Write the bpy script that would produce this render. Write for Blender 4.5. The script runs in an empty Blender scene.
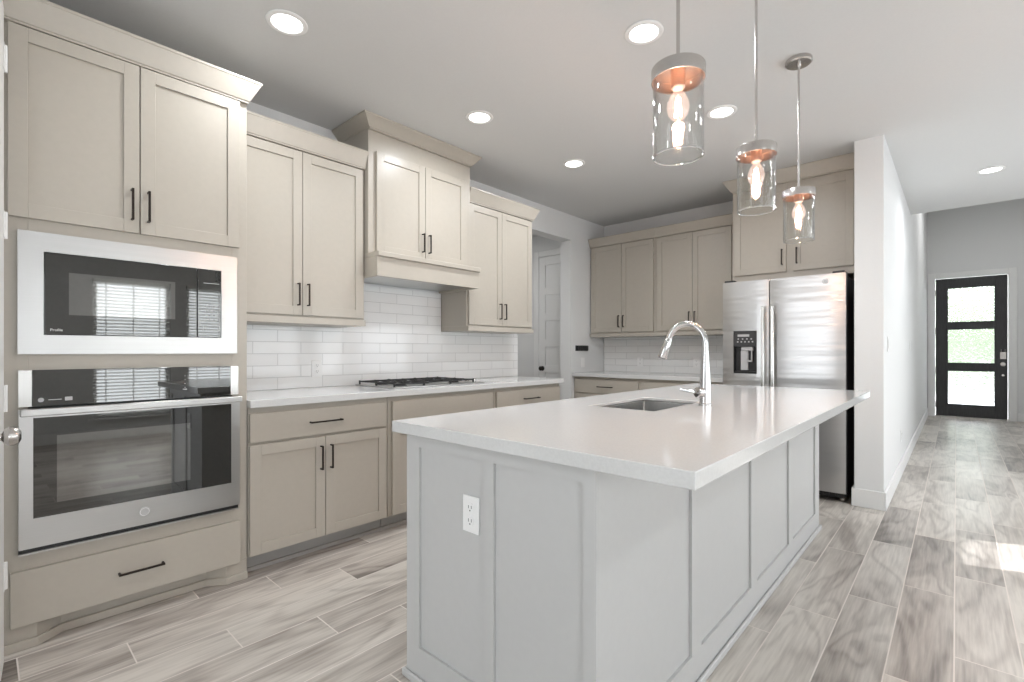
import bpy, bmesh, math, random
from mathutils import Vector, Matrix
random.seed(4)
S = bpy.context.scene
C = S.collection
PI = math.pi

# ------------------------------------------------------------------ camera
cam_d = bpy.data.cameras.new('camera'); cam = bpy.data.objects.new('camera', cam_d); C.objects.link(cam)
cam.location = (0, 0, 1.167); cam.rotation_euler = (PI/2, 0, math.radians(42.4))
cam_d.sensor_width = 36; cam_d.lens = 486.6/1024*36; cam_d.shift_y = 10/1024
cam_d.clip_start = .02; cam_d.clip_end = 200
S.camera = cam
# ------------------------------------------------------------------ exposure
S.view_settings.view_transform = 'Standard'; S.view_settings.look = 'None'
S.view_settings.gamma = 1; S.view_settings.use_curve_mapping = False
S.view_settings.exposure = 0.24
# ------------------------------------------------------------------ sky + sun
W = bpy.data.worlds.new('overcast_sky'); S.world = W; W.use_nodes = True
bg = W.node_tree.nodes['Background']
bg.inputs[0].default_value = (0.90, 0.95, 1.0, 1); bg.inputs[1].default_value = 5.6
sun_d = bpy.data.lights.new('sun', 'SUN'); sun = bpy.data.objects.new('sun', sun_d); C.objects.link(sun)
sun_d.energy = 7.5; sun_d.angle = math.radians(.6); sun_d.color = (.97, .98, 1)
el = math.radians(32.3)
dv = Vector((-1, -.33, 0)).normalized()*math.cos(el) + Vector((0, 0, -math.sin(el)))
sun.rotation_euler = dv.to_track_quat('-Z', 'Y').to_euler()
sun.location = (8, 7, 6)
CAN_W = 7.5       # watts of each recessed lamp
PEND_W = 8.0      # watts of each pendant bulb
def portal(name, loc, size, rot):
    l = bpy.data.lights.new(name, 'AREA'); l.shape = 'RECTANGLE'; l.size, l.size_y = size
    l.cycles.is_portal = True
    o = bpy.data.objects.new(name, l); C.objects.link(o); o.location = loc; o.rotation_euler = rot
H = 2.75
YB, XL, XR, YF = 5.36, -3.31, 3.0, -3.2      # back wall, left wall, right wall, wall behind the camera
RWIN = [(-2.7, -1.5, .28, 2.3), (-1.3, -.1, .28, 2.3), (1.0, 1.86, .28, 2.13), (2.05, 2.91, .28, 2.13), (3.2, 4.35, .3, 1.74), (4.58, 5.20, .3, 2.1), (5.55, 6.9, .3, 1.74)]  # all but the blind and sun-patch openings are unseen, added for daylight
FWIN = [(-2.75, -1.45, .1, 2.4)]  # unseen window added for fill and a bright fridge reflection
for y0, y1, z0, z1 in RWIN:
    portal('daylight_portal', (XR+.14, (y0+y1)/2, (z0+z1)/2), (z1-z0, y1-y0), (0, PI/2, 0))
for x0, x1, z0, z1 in FWIN:
    portal('daylight_portal', ((x0+x1)/2, YF-.14, (z0+z1)/2), (x1-x0, z1-z0), (PI/2, 0, 0))


# ------------------------------------------------------------------ materials
def mat(name, col=(.8, .8, .8), rough=.5, metal=0, spec=.5, coat=0):
    m = bpy.data.materials.new(name); m.use_nodes = True
    b = m.node_tree.nodes['Principled BSDF']
    b.inputs['Base Color'].default_value = (*col, 1); b.inputs['Roughness'].default_value = rough
    b.inputs['Metallic'].default_value = metal; b.inputs['Specular IOR Level'].default_value = spec
    b.inputs['Coat Weight'].default_value = coat
    return m, m.node_tree, b
def noise_bump(nt, b, scale, strength, dist=.002, stretch=(1, 1, 1)):
    tc = nt.nodes.new('ShaderNodeTexCoord'); mp = nt.nodes.new('ShaderNodeMapping'); mp.inputs['Scale'].default_value = stretch
    n = nt.nodes.new('ShaderNodeTexNoise'); n.inputs['Scale'].default_value = scale; n.inputs['Detail'].default_value = 3
    bp = nt.nodes.new('ShaderNodeBump'); bp.inputs['Strength'].default_value = strength; bp.inputs['Distance'].default_value = dist
    nt.links.new(tc.outputs['Object'], mp.inputs['Vector']); nt.links.new(mp.outputs[0], n.inputs['Vector'])
    nt.links.new(n.outputs['Fac'], bp.inputs['Height']); nt.links.new(bp.outputs[0], b.inputs['Normal'])
    return n
def tint(nt, b, n, c1, c2, lo=.35, hi=.65):
    r = nt.nodes.new('ShaderNodeValToRGB'); r.color_ramp.elements[0].position = lo; r.color_ramp.elements[1].position = hi
    r.color_ramp.elements[0].color = (*c1, 1); r.color_ramp.elements[1].color = (*c2, 1)
    nt.links.new(n.outputs['Fac'], r.inputs[0]); nt.links.new(r.outputs[0], b.inputs['Base Color'])
def simple(name, col, rough=.5, metal=0, spec=.5, scale=60, bump=.05, var=.03, coat=0, stretch=(1, 1, 1)):
    m, nt, b = mat(name, col, rough, metal, spec, coat)
    n = noise_bump(nt, b, scale, bump, stretch=stretch)
    tint(nt, b, n, tuple(c*(1-var) for c in col), tuple(min(1, c*(1+var)) for c in col))
    return m
M_wall = simple('white_wall_paint', (.745, .75, .745), .7, scale=120, bump=.08, var=.008)
M_ceil = simple('ceiling_paint', (.655, .66, .655), .85, scale=90, bump=.15, var=.008)
M_trim = simple('white_trim_paint', (.82, .82, .81), .4, var=.005)
M_cab = simple('greige_cabinet_paint', (.465, .428, .37), .33, scale=40, bump=.04, var=.012)
M_isl = simple('light_grey_island_paint', (.53, .53, .522), .4, scale=40, bump=.04, var=.008)
M_toe = simple('shaded_toe_kick_paint', (.40, .39, .37), .5, var=.01)  # cabinet paint made darker and greyer, recess shade put into the colour
M_quartz = simple('white_quartz', (.64, .643, .635), .1, scale=160, bump=0, var=.025)
M_bronze = simple('dark_bronze_metal', (.035, .028, .024), .35, .8, var=.1)
M_warmglow = simple('warm_glow_nickel', (.62, .50, .44), .3, 1, var=.02)  # nickel with the bulb's warm reflection put into its colour
M_black = simple('black_plastic', (.012, .012, .012), .35, var=.1)
M_iron = simple('black_cast_iron', (.02, .02, .02), .55, scale=200, bump=.3, var=.2)
M_steel = simple('brushed_stainless_steel', (.70, .69, .67), .24, 1, scale=30, bump=.02, var=.02, stretch=(1, 1, 40))
M_steelh = simple('brushed_stainless_steel_horizontal', (.54, .535, .525), .3, 1, scale=6, bump=.15, var=.02, stretch=(.15, .15, 60))
def fridge_steel():
    m, nt, b = mat('rippled_stainless_door', (.53, .525, .52), .3, 1)
    tc = nt.nodes.new('ShaderNodeTexCoord'); prev = None
    for sc, st, dist in (((.15, .15, 60), .15, .002), ((.22, .22, 2.6), .55, .012)):
        mp = nt.nodes.new('ShaderNodeMapping'); mp.inputs['Scale'].default_value = sc
        n = nt.nodes.new('ShaderNodeTexNoise'); n.inputs['Scale'].default_value = 5; n.inputs['Detail'].default_value = 1
        bp = nt.nodes.new('ShaderNodeBump'); bp.inputs['Strength'].default_value = st; bp.inputs['Distance'].default_value = dist
        nt.links.new(tc.outputs['Object'], mp.inputs[0]); nt.links.new(mp.outputs[0], n.inputs['Vector']); nt.links.new(n.outputs['Fac'], bp.inputs['Height'])
        if prev: nt.links.new(prev.outputs[0], bp.inputs['Normal'])
        prev = bp
    nt.links.new(prev.outputs[0], b.inputs['Normal']); return m
M_fridge = fridge_steel()
M_nickel = simple('satin_nickel', (.56, .54, .52), .24, 1, var=.02)
M_chrome = simple('polished_steel', (.58, .575, .57), .16, 1, var=.01)
M_sink = simple('satin_sink_steel', (.55, .55, .54), .3, 1, var=.03)
M_blackglass = simple('black_oven_glass', (.13, .13, .128), .02, 1, bump=0, var=.02)
M_innerglass = simple('tinted_oven_window', (.27, .27, .265), .03, 1, bump=0, var=.02)
M_gside = simple('dark_grey_fridge_side', (.03, .03, .031), .5, var=.05)
M_plate = simple('white_plastic', (.86, .86, .85), .35, var=.004)
M_doorblk = simple('charcoal_door_paint', (.035, .035, .037), .45, scale=12, bump=.2, var=.25, stretch=(12, 12, .6))
M_grey = simple('grey_print', (.45, .45, .45), .4, var=.01)
M_slat = simple('white_blind_slat', (.85, .85, .83), .5, var=.01)
nt_ = M_slat.node_tree; b_ = nt_.nodes['Principled BSDF']; tr_ = nt_.nodes.new('ShaderNodeBsdfTranslucent'); tr_.inputs[0].default_value = (.9, .9, .88, 1)
mx_ = nt_.nodes.new('ShaderNodeMixShader'); mx_.inputs[0].default_value = .55
nt_.links.new(b_.outputs[0], mx_.inputs[1]); nt_.links.new(tr_.outputs[0], mx_.inputs[2]); nt_.links.new(mx_.outputs[0], nt_.nodes['Material Output'].inputs[0])
M_green = simple('hedge_leaves', (.23, .27, .19), .8, scale=8, bump=.6, var=.5)
M_conc = simple('pale_concrete', (.66, .65, .66), .9, scale=15, bump=.2, var=.08)
M_lawn = simple('lawn_grass', (.20, .30, .10), .9, scale=30, bump=.5, var=.3)

def tile_mat():
    m, nt, b = mat('white_subway_tile', (.84, .84, .83), .1, 0, .5)
    tc = nt.nodes.new('ShaderNodeTexCoord'); br = nt.nodes.new('ShaderNodeTexBrick')
    br.offset = .5; br.inputs['Scale'].default_value = 1
    br.inputs['Brick Width'].default_value = .308; br.inputs['Row Height'].default_value = .0785
    br.inputs['Mortar Size'].default_value = .0022; br.inputs['Mortar Smooth'].default_value = .1; br.inputs['Bias'].default_value = 0
    br.inputs['Color1'].default_value = (.84, .84, .83, 1); br.inputs['Color2'].default_value = (.80, .80, .79, 1)
    br.inputs['Mortar'].default_value = (.62, .62, .61, 1)
    nt.links.new(tc.outputs['UV'], br.inputs['Vector']); nt.links.new(br.outputs['Color'], b.inputs['Base Color'])
    bp = nt.nodes.new('ShaderNodeBump'); bp.invert = True; bp.inputs['Strength'].default_value = .6; bp.inputs['Distance'].default_value = .002
    nt.links.new(br.outputs['Fac'], bp.inputs['Height'])
    n = nt.nodes.new('ShaderNodeTexNoise'); n.inputs['Scale'].default_value = 7; nt.links.new(tc.outputs['UV'], n.inputs['Vector'])
    b2 = nt.nodes.new('ShaderNodeBump'); b2.inputs['Strength'].default_value = .12; b2.inputs['Distance'].default_value = .01
    nt.links.new(n.outputs['Fac'], b2.inputs['Height']); nt.links.new(bp.outputs[0], b2.inputs['Normal']); nt.links.new(b2.outputs[0], b.inputs['Normal'])
    return m
M_tile = tile_mat()

def floor_mat():
    m, nt, b = mat('wood_look_porcelain_plank', (.4, .36, .33), .3, 0, .5)
    L = nt.links
    def mth(op, a, c=None, d=None):
        n = nt.nodes.new('ShaderNodeMath'); n.operation = op
        for i, v in enumerate((a, c, d)):
            if v is None: continue
            if isinstance(v, (int, float)): n.inputs[i].default_value = v
            else: L.new(v, n.inputs[i])
        return n.outputs[0]
    Wd, Ln = .188, .905
    tc = nt.nodes.new('ShaderNodeTexCoord'); sp = nt.nodes.new('ShaderNodeSeparateXYZ'); L.new(tc.outputs['Object'], sp.inputs[0])
    cx = mth('DIVIDE', mth('ADD', sp.outputs[0], .006), Wd)
    col = mth('FLOOR', cx); fx = mth('SUBTRACT', cx, col)
    # one-third stagger: joint of the column starting at x=-.006 lies at y=2.51
    yy = mth('SUBTRACT', mth('SUBTRACT', sp.outputs[1], 2.51), mth('MULTIPLY', col, Ln/3))
    cy = mth('DIVIDE', yy, Ln); row = mth('FLOOR', cy); fy = mth('SUBTRACT', cy, row)
    ex = mth('MULTIPLY', mth('MINIMUM', fx, mth('SUBTRACT', 1, fx)), Wd)
    ey = mth('MULTIPLY', mth('MINIMUM', fy, mth('SUBTRACT', 1, fy)), Ln)
    e = mth('MINIMUM', ex, ey)
    mr = nt.nodes.new('ShaderNodeMapRange'); mr.inputs[1].default_value = .0018; mr.inputs[2].default_value = .0032
    L.new(e, mr.inputs[0]); tilefac = mr.outputs[0]
    cb = nt.nodes.new('ShaderNodeCombineXYZ'); L.new(col, cb.inputs[0]); L.new(row, cb.inputs[1])
    wn = nt.nodes.new('ShaderNodeTexWhiteNoise'); wn.noise_dimensions = '2D'; L.new(cb.outputs[0], wn.inputs['Vector'])
    # grain coordinates, offset per plank
    off = nt.nodes.new('ShaderNodeVectorMath'); off.operation = 'SCALE'; off.inputs['Scale'].default_value = 37; L.new(wn.outputs['Color'], off.inputs[0])
    ad = nt.nodes.new('ShaderNodeVectorMath'); ad.operation = 'ADD'; L.new(tc.outputs['Object'], ad.inputs[0]); L.new(off.outputs[0], ad.inputs[1])
    mp = nt.nodes.new('ShaderNodeMapping'); mp.inputs['Scale'].default_value = (1, .22, 1); L.new(ad.outputs[0], mp.inputs[0])
    n1 = nt.nodes.new('ShaderNodeTexNoise'); n1.inputs['Scale'].default_value = 4.5; n1.inputs['Detail'].default_value = 2; n1.inputs['Distortion'].default_value = .6; L.new(mp.outputs[0], n1.inputs['Vector'])
    # growth rings: sine of noise
    ring = mth('SINE', mth('MULTIPLY', n1.outputs['Fac'], 42))
    ring = mth('POWER', mth('MULTIPLY_ADD', ring, .5, .5), 2.0)
    n2 = nt.nodes.new('ShaderNodeTexNoise'); n2.inputs['Scale'].default_value = 3; n2.inputs['Detail'].default_value = 5; L.new(mp.outputs[0], n2.inputs['Vector'])
    mp3 = nt.nodes.new('ShaderNodeMapping'); mp3.inputs['Scale'].default_value = (60, 3, 1); L.new(ad.outputs[0], mp3.inputs[0])
    n3 = nt.nodes.new('ShaderNodeTexNoise'); n3.inputs['Scale'].default_value = 1.5; n3.inputs['Detail'].default_value = 4; L.new(mp3.outputs[0], n3.inputs['Vector'])
    v = mth('ADD', mth('MULTIPLY', n2.outputs['Fac'], 1.15), mth('MULTIPLY', wn.outputs['Value'], .26))
    v = mth('ADD', v, mth('MULTIPLY', n3.outputs['Fac'], .5))
    v = mth('SUBTRACT', v, mth('MULTIPLY_ADD', ring, .15, .13))
    cr = nt.nodes.new('ShaderNodeValToRGB'); E = cr.color_ramp.elements
    E[0].position = .38; E[0].color = (.15, .127, .11, 1); E[1].position = 1.02; E[1].color = (.63, .585, .53, 1)
    k = E.new(.66); k.color = (.375, .335, .30, 1)
    L.new(v, cr.inputs[0])
    mx = nt.nodes.new('ShaderNodeMix'); mx.data_type = 'RGBA'; L.new(tilefac, mx.inputs[0])
    mx.inputs[6].default_value = (.72, .66, .61, 1); L.new(cr.outputs[0], mx.inputs[7]); L.new(mx.outputs[2], b.inputs['Base Color'])
    rr = mth('MULTIPLY_ADD', tilefac, -.52, .8); rr = mth('ADD', rr, mth('MULTIPLY', n3.outputs['Fac'], .12)); L.new(rr, b.inputs['Roughness'])
    bp = nt.nodes.new('ShaderNodeBump'); bp.inputs['Strength'].default_value = .5; bp.inputs['Distance'].default_value = .0015
    L.new(mth('ADD', tilefac, mth('MULTIPLY', n3.outputs['Fac'], .25)), bp.inputs['Height']); L.new(bp.outputs[0], b.inputs['Normal'])
    return m
M_floor = floor_mat()

def emis(name, col, s):
    m = bpy.data.materials.new(name); m.use_nodes = True; nt = m.node_tree
    nt.nodes.remove(nt.nodes['Principled BSDF']); e = nt.nodes.new('ShaderNodeEmission')
    e.inputs[0].default_value = (*col, 1); e.inputs[1].default_value = s
    nt.links.new(e.outputs[0], nt.nodes['Material Output'].inputs[0]); return m
M_lamp = emis('lit_lamp_lens', (1, .98, .95), 9)
M_fil = emis('glowing_filament', (1, .66, .42), 60)
def thin_glass(name, edge=.55, base=.05, tintc=(1, 1, 1), pow_=1.6, glow=0):
    m = bpy.data.materials.new(name); m.use_nodes = True; nt = m.node_tree
    nt.nodes.remove(nt.nodes['Principled BSDF'])
    t = nt.nodes.new('ShaderNodeBsdfTransparent'); t.inputs[0].default_value = (*tintc, 1)
    g = nt.nodes.new('ShaderNodeBsdfGlossy'); g.inputs['Roughness'].default_value = .02
    lw = nt.nodes.new('ShaderNodeLayerWeight'); lw.inputs[0].default_value = .5
    mr = nt.nodes.new('ShaderNodeMapRange'); mr.inputs[3].default_value = base; mr.inputs[4].default_value = edge
    pw = nt.nodes.new('ShaderNodeMath'); pw.operation = 'POWER'; pw.inputs[1].default_value = pow_
    nt.links.new(lw.outputs['Facing'], pw.inputs[0]); nt.links.new(pw.outputs[0], mr.inputs[0])
    mx = nt.nodes.new('ShaderNodeMixShader'); nt.links.new(mr.outputs[0], mx.inputs[0])
    nt.links.new(t.outputs[0], mx.inputs[1]); nt.links.new(g.outputs[0], mx.inputs[2]); out = mx.outputs[0]
    if glow:
        e = nt.nodes.new('ShaderNodeEmission'); e.inputs[0].default_value = (1, .72, .62, 1); e.inputs[1].default_value = glow
        a = nt.nodes.new('ShaderNodeAddShader'); nt.links.new(out, a.inputs[0]); nt.links.new(e.outputs[0], a.inputs[1]); out = a.outputs[0]
    nt.links.new(out, nt.nodes['Material Output'].inputs[0])
    return m
M_shade = thin_glass('clear_shade_glass', .8, .03, (.965, .97, .965), 2.6)
M_rim = thin_glass('shade_rim_glass', .9, .35, (.85, .86, .86), 1)
M_bulbg = thin_glass('clear_bulb_glass', .35, .04, (1, .96, .93), 1.6, .28)
M_pane = thin_glass('window_glass', .5, .04)
def rain_glass():
    m, nt, b = mat('rain_textured_glass', (.95, .97, .97), .08)
    b.inputs['Transmission Weight'].default_value = 1; b.inputs['IOR'].default_value = 1.3
    tc = nt.nodes.new('ShaderNodeTexCoord'); v = nt.nodes.new('ShaderNodeTexVoronoi'); v.inputs['Scale'].default_value = 55
    nt.links.new(tc.outputs['Object'], v.inputs['Vector']); bp = nt.nodes.new('ShaderNodeBump'); bp.inputs['Strength'].default_value = 1; bp.inputs['Distance'].default_value = .008
    nt.links.new(v.outputs['Distance'], bp.inputs['Height']); nt.links.new(bp.outputs[0], b.inputs['Normal'])
    return m
M_rain = rain_glass()

# ------------------------------------------------------------------ mesh helpers
def nb(): return bmesh.new()
def box(bm, x0, x1, y0, y1, z0, z1):
    v = [bm.verts.new(p) for p in ((x0,y0,z0),(x1,y0,z0),(x1,y1,z0),(x0,y1,z0),(x0,y0,z1),(x1,y0,z1),(x1,y1,z1),(x0,y1,z1))]
    for f in ((0,3,2,1),(4,5,6,7),(0,1,5,4),(1,2,6,5),(2,3,7,6),(3,0,4,7)): bm.faces.new([v[i] for i in f])
    return bm
def cyl(bm, p0, p1, r, n=20, r1=None, cap=True):
    p0, p1 = Vector(p0), Vector(p1); r1 = r if r1 is None else r1
    q = (p1-p0).to_track_quat('Z', 'Y')
    a = [bm.verts.new(p0+q@Vector((r*math.cos(2*PI*i/n), r*math.sin(2*PI*i/n), 0))) for i in range(n)]
    c = [bm.verts.new(p1+q@Vector((r1*math.cos(2*PI*i/n), r1*math.sin(2*PI*i/n), 0))) for i in range(n)]
    for i in range(n):
        f = bm.faces.new((a[i], a[(i+1) % n], c[(i+1) % n], c[i])); f.smooth = True
    if cap: bm.faces.new(a[::-1]); bm.faces.new(c)
    return bm
def tube(bm, pts, r, n=16, radii=None, cap=True):
    pts = [Vector(p) for p in pts]; rings = []; up = None
    for i, p in enumerate(pts):
        t = (pts[min(i+1, len(pts)-1)]-pts[max(i-1, 0)]).normalized()
        if up is None: up = t.orthogonal().normalized()
        up = (up - t*up.dot(t)).normalized(); s = t.cross(up); rr = radii[i] if radii else r
        rings.append([bm.verts.new(p+up*rr*math.cos(2*PI*k/n)+s*rr*math.sin(2*PI*k/n)) for k in range(n)])
    for a, c in zip(rings, rings[1:]):
        for k in range(n):
            f = bm.faces.new((a[k], a[(k+1) % n], c[(k+1) % n], c[k])); f.smooth = True
    if cap: bm.faces.new(rings[0][::-1]); bm.faces.new(rings[-1])
    return bm
def lathe(bm, prof, c=(0, 0, 0), n=40, axis='Z', smooth=True):
    c = Vector(c); rings = []
    for r, h in prof:
        ring = []
        for k in range(n):
            a = 2*PI*k/n; q = (r*math.cos(a), r*math.sin(a), h)
            if axis == 'Y': q = (q[0], q[2], q[1])
            if axis == 'X': q = (q[2], q[0], q[1])
            ring.append(bm.verts.new(c+Vector(q)))
        rings.append(ring)
    for a, d in zip(rings, rings[1:]):
        for k in range(n):
            f = bm.faces.new((a[k], a[(k+1) % n], d[(k+1) % n], d[k])); f.smooth = smooth
    return bm
def prism(bm, poly, z0, z1):
    a = [bm.verts.new((x, y, z0)) for x, y in poly]; c = [bm.verts.new((x, y, z1)) for x, y in poly]
    bm.faces.new(a[::-1]); bm.faces.new(c); n = len(poly)
    for i in range(n): bm.faces.new((a[i], a[(i+1) % n], c[(i+1) % n], c[i]))
    return bm
def obj(name, bm, m, parent=None, bevel=0, recalc=True):
    if recalc: bmesh.ops.recalc_face_normals(bm, faces=bm.faces)
    me = bpy.data.meshes.new(name); bm.to_mesh(me); bm.free(); me.materials.append(m)
    me.set_sharp_from_angle(angle=math.radians(27))
    o = bpy.data.objects.new(name, me); C.objects.link(o)
    if parent: o.parent = parent
    if bevel:
        b = o.modifiers.new('bevel', 'BEVEL'); b.width = bevel; b.segments = 2; b.limit_method = 'ANGLE'; b.angle_limit = math.radians(40)
        b.harden_normals = False
    return o
def tag(o, label=None, cat=None, group=None, kind=None):
    if label: o['label'] = label
    if cat: o['category'] = cat
    if group: o['group'] = group
    if kind: o['kind'] = kind
    return o
def thing(name, label, cat, loc, rotz=0, group=None):
    o = bpy.data.objects.new(name, None); C.objects.link(o); o.empty_display_size = .1
    o.location = loc; o.rotation_euler = (0, 0, rotz); return tag(o, label, cat, group)
def struct(name, bm, m, bevel=0, parent=None):
    o = obj(name, bm, m, parent, bevel)
    if not parent: o['kind'] = 'structure'
    return o
def text(name, s, size, m, parent, loc, rot, depth=.0006):
    cu = bpy.data.curves.new(name, 'FONT'); cu.body = s; cu.size = size; cu.extrude = depth; cu.align_x = 'LEFT'
    t = bpy.data.objects.new(name, cu); C.objects.link(t)
    dg = bpy.context.evaluated_depsgraph_get(); me = bpy.data.meshes.new_from_object(t.evaluated_get(dg))
    bpy.data.objects.remove(t); me.materials.clear(); me.materials.append(m)
    o = bpy.data.objects.new(name, me); C.objects.link(o); o.parent = parent; o.location = loc; o.rotation_euler = rot
    return o
def dup(o, loc=None, label=None):
    c = o.copy(); C.objects.link(c)
    if loc is not None: c.location = loc
    if label: c['label'] = label
    for ch in list(o.children):
        d = ch.copy(); C.objects.link(d); d.parent = c
        for g in list(ch.children):
            e = g.copy(); C.objects.link(e); e.parent = d
    return c

# ------------------------------------------------------------------ room shell
FX0, FX1 = -5.6, 3.2
b = nb(); box(b, FX0, FX1, YF-.15, 11.7, -.1, 0); struct('floor', b, M_floor)
b = nb(); box(b, FX0, FX1, YF-.15, 7.15, H, H+.15); box(b, -.6, 1.5, 7.15, 7.3, H, 3.75); struct('ceiling', b, M_ceil)
b = nb(); box(b, -.6, 1.5, 7.3, 11.7, 3.75, 3.85); struct('ceiling_foyer', b, M_ceil)
# left wall with the opening to the next room (y 3.70 - 4.64)
b = nb()
box(b, XL-.15, XL, .05, 3.70, 0, H); box(b, XL-.15, XL, 4.64, YB+.15, 0, H); box(b, XL-.15, XL, 3.70, 4.64, 2.457, H)
struct('wall_left', b, M_wall)
b = nb(); box(b, XL, -.571, YB, YB+.15, 0, H); struct('wall_back', b, M_wall)
b = nb(); box(b, -.571, -.39, 4.46, 11.55, 0, 3.75); struct('wall_hall', b, M_wall, .006)
# wall_foyer with the front door opening
b = nb(); box(b, -.571, -.28, 11.55, 11.7, 0, 3.75); box(b, .64, 1.5, 11.55, 11.7, 0, 3.75); box(b, -.28, .64, 11.55, 11.7, 2.455, 3.75)
struct('wall_foyer', b, M_wall)
b = nb(); box(b, 1.35, 1.5, 7.15, 11.55, 0, 3.75); struct('wall_foyer_right', b, M_wall)
b = nb(); box(b, 1.5, XR+.15, 7.15, 7.3, 0, H); struct('wall_living_back', b, M_wall)
def wall_with_holes(name, a0, a1, holes, z1, mk):
    b = nb(); holes = sorted(holes); cur = a0
    for h0, h1, hz0, hz1 in holes:
        mk(b, cur, h0, 0, z1); mk(b, h0, h1, 0, hz0); mk(b, h0, h1, hz1, z1); cur = h1
    mk(b, cur, a1, 0, z1); return struct(name, b, M_wall)
wall_with_holes('wall_right', YF-.15, 7.15, RWIN, H, lambda b, a0, a1, z0, z1: box(b, XR, XR+.15, a0, a1, z0, z1))
wall_with_holes('wall_front', -4.75, XR, FWIN, H, lambda b, a0, a1, z0, z1: box(b, a0, a1, YF-.15, YF, z0, z1))
# near wall left of the cabinets with the pantry doorway
b = nb(); box(b, -2.77, -2.62, -1.2, -.57, 0, H); box(b, -2.77, -2.62, -.57, .035, 2.46, H); struct('wall_pantry', b, M_wall)
b = nb(); box(b, -4.6, -2.77, -1.2, -1.05, 0, H); box(b, -4.75, -4.6, YF, -1.05, 0, H); box(b, XL-.15, XL, -1.05, .05, 0, H); struct('wall_pantry_inner', b, M_wall)
lm = nb(); box(lm, .35, .65, 9.2, 9.5, 3.70, 3.7495); lm = obj('fill_ceiling_lamp', lm, M_lamp, None, .02)  # unseen lamp added to brighten the foyer
tag(lm, 'unseen fill lamp added on the high foyer ceiling near the front door', 'ceiling light')
l = bpy.data.lights.new('foyer_fill_lamp', 'AREA'); l.size = .3; l.energy = 14; lo = bpy.data.objects.new('foyer_fill_lamp', l); C.objects.link(lo); lo.location = (.5, 9.35, 3.69)
# room behind the opening, brightened by an added unseen lamp
b = nb()
box(b, -4.75, -4.45, 3.85, 4.15, H-.05, H-.0005); lm = obj('fill_ceiling_lamp', b, M_lamp, None, .02)
tag(lm, 'unseen fill lamp added on the ceiling of the room beyond the opening', 'ceiling light')
l = bpy.data.lights.new('laundry_fill_lamp', 'AREA'); l.size = .3; l.energy = 6; lo = bpy.data.objects.new('laundry_fill_lamp', l); C.objects.link(lo); lo.location = (-4.6, 4.0, H-.06)
b = nb(); box(b, FX0, XL-.15, 5.2, 5.35, 0, H); box(b, FX0, FX0+.12, 2.5, 5.2, 0, H); box(b, FX0, XL-.15, 2.4, 2.5, 0, H)
struct('wall_laundry', b, M_wall)

def baseboard(name, pts, h=.135, t=.015):
    b = nb()
    for (x0, x1, y0, y1) in pts:
        box(b, x0, x1, y0, y1, 0, h)
    return struct(name, b, M_trim, .004)
baseboard('baseboard_hall', [(-.39, -.375, 4.445, 11.55), (-.586, -.39, 4.445, 4.46), (-.586, -.571, 4.46, 5.3)])
baseboard('baseboard_foyer', [(.75, 1.35, 11.535, 11.55)])
baseboard('baseboard_left', [(XL, XL+.015, 3.62, 3.70)])
baseboard('baseboard_laundry', [(FX0+.12, -4.32, 5.185, 5.2)])
baseboard('baseboard_right', [(XR-.015, XR, YF, 7.15)])

# windows: frame, sash bars, sill, pane
def window(idx, wall, a0, a1, z0, z1):
    b = nb(); fr = .05
    def bx(b, p0, p1, q0, q1, w0, w1):
        if wall == 'R': box(b, XR+w0, XR+w1, p0, p1, q0, q1)
        else: box(b, p0, p1, YF-w1, YF-w0, q0, q1)
    bx(b, a0, a0+fr, z0, z1, .05, .11); bx(b, a1-fr, a1, z0, z1, .05, .11); bx(b, a0+fr, a1-fr, z1-fr, z1, .05, .11); bx(b, a0+fr, a1-fr, z0, z0+fr, .05, .11)
    mz = (z0+z1)/2; bx(b, a0+fr, a1-fr, mz-.02, mz+.02, .05, .11)
    f = struct('window_%d' % idx, b, M_trim)
    b = nb(); bx(b, a0+fr, a1-fr, z0+fr, mz-.02, .078, .082); bx(b, a0+fr, a1-fr, mz+.02, z1-fr, .078, .082); obj('pane', b, M_pane, f)
    b = nb(); bx(b, a0-.04, a1+.04, z0-.025, z0, -.04, .05); obj('sill', b, M_trim, f)
    return f
for i, w in enumerate(RWIN): window(i+1, 'R', *w)
for i, w in enumerate(FWIN): window(i+8, 'F', *w)
def blind(a0, a1, z0, z1, label):
    t = thing('window_blind', label, 'window blind', (XR+.02, (a0+a1)/2, z1), 0, 'blinds in the right wall windows')
    w = (a1-a0)/2-.01
    b = nb(); box(b, -.02, .025, -w, w, -.05, -.002); obj('headrail', b, M_slat, t)
    b = nb(); n = int((z1-z0-.08)/.044)
    for k in range(n):
        z = -.07-.044*k; c, s = math.cos(math.radians(28))*.024, math.sin(math.radians(28))*.024
        v = [b.verts.new(p) for p in ((-c, -w, z+s), (c, -w, z-s), (c, w, z-s), (-c, w, z+s), (-c, -w, z+s+.002), (c, -w, z-s+.002), (c, w, z-s+.002), (-c, w, z+s+.002))]
        for f in ((0,3,2,1),(4,5,6,7),(0,1,5,4),(1,2,6,5),(2,3,7,6),(3,0,4,7)): b.faces.new([v[i] for i in f])
    s = obj('slats', b, M_slat, t)
    b = nb()
    for yy in (-w*.7, 0, w*.7): box(b, -.026, -.025, yy-.006, yy+.006, z0-z1+.02, -.05)
    obj('ladder_tape', b, M_slat, t)
blind(*RWIN[2], 'white slatted blind in the window nearer the kitchen appliances')
blind(*RWIN[3], 'white slatted blind in the middle window of the right wall')

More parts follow.
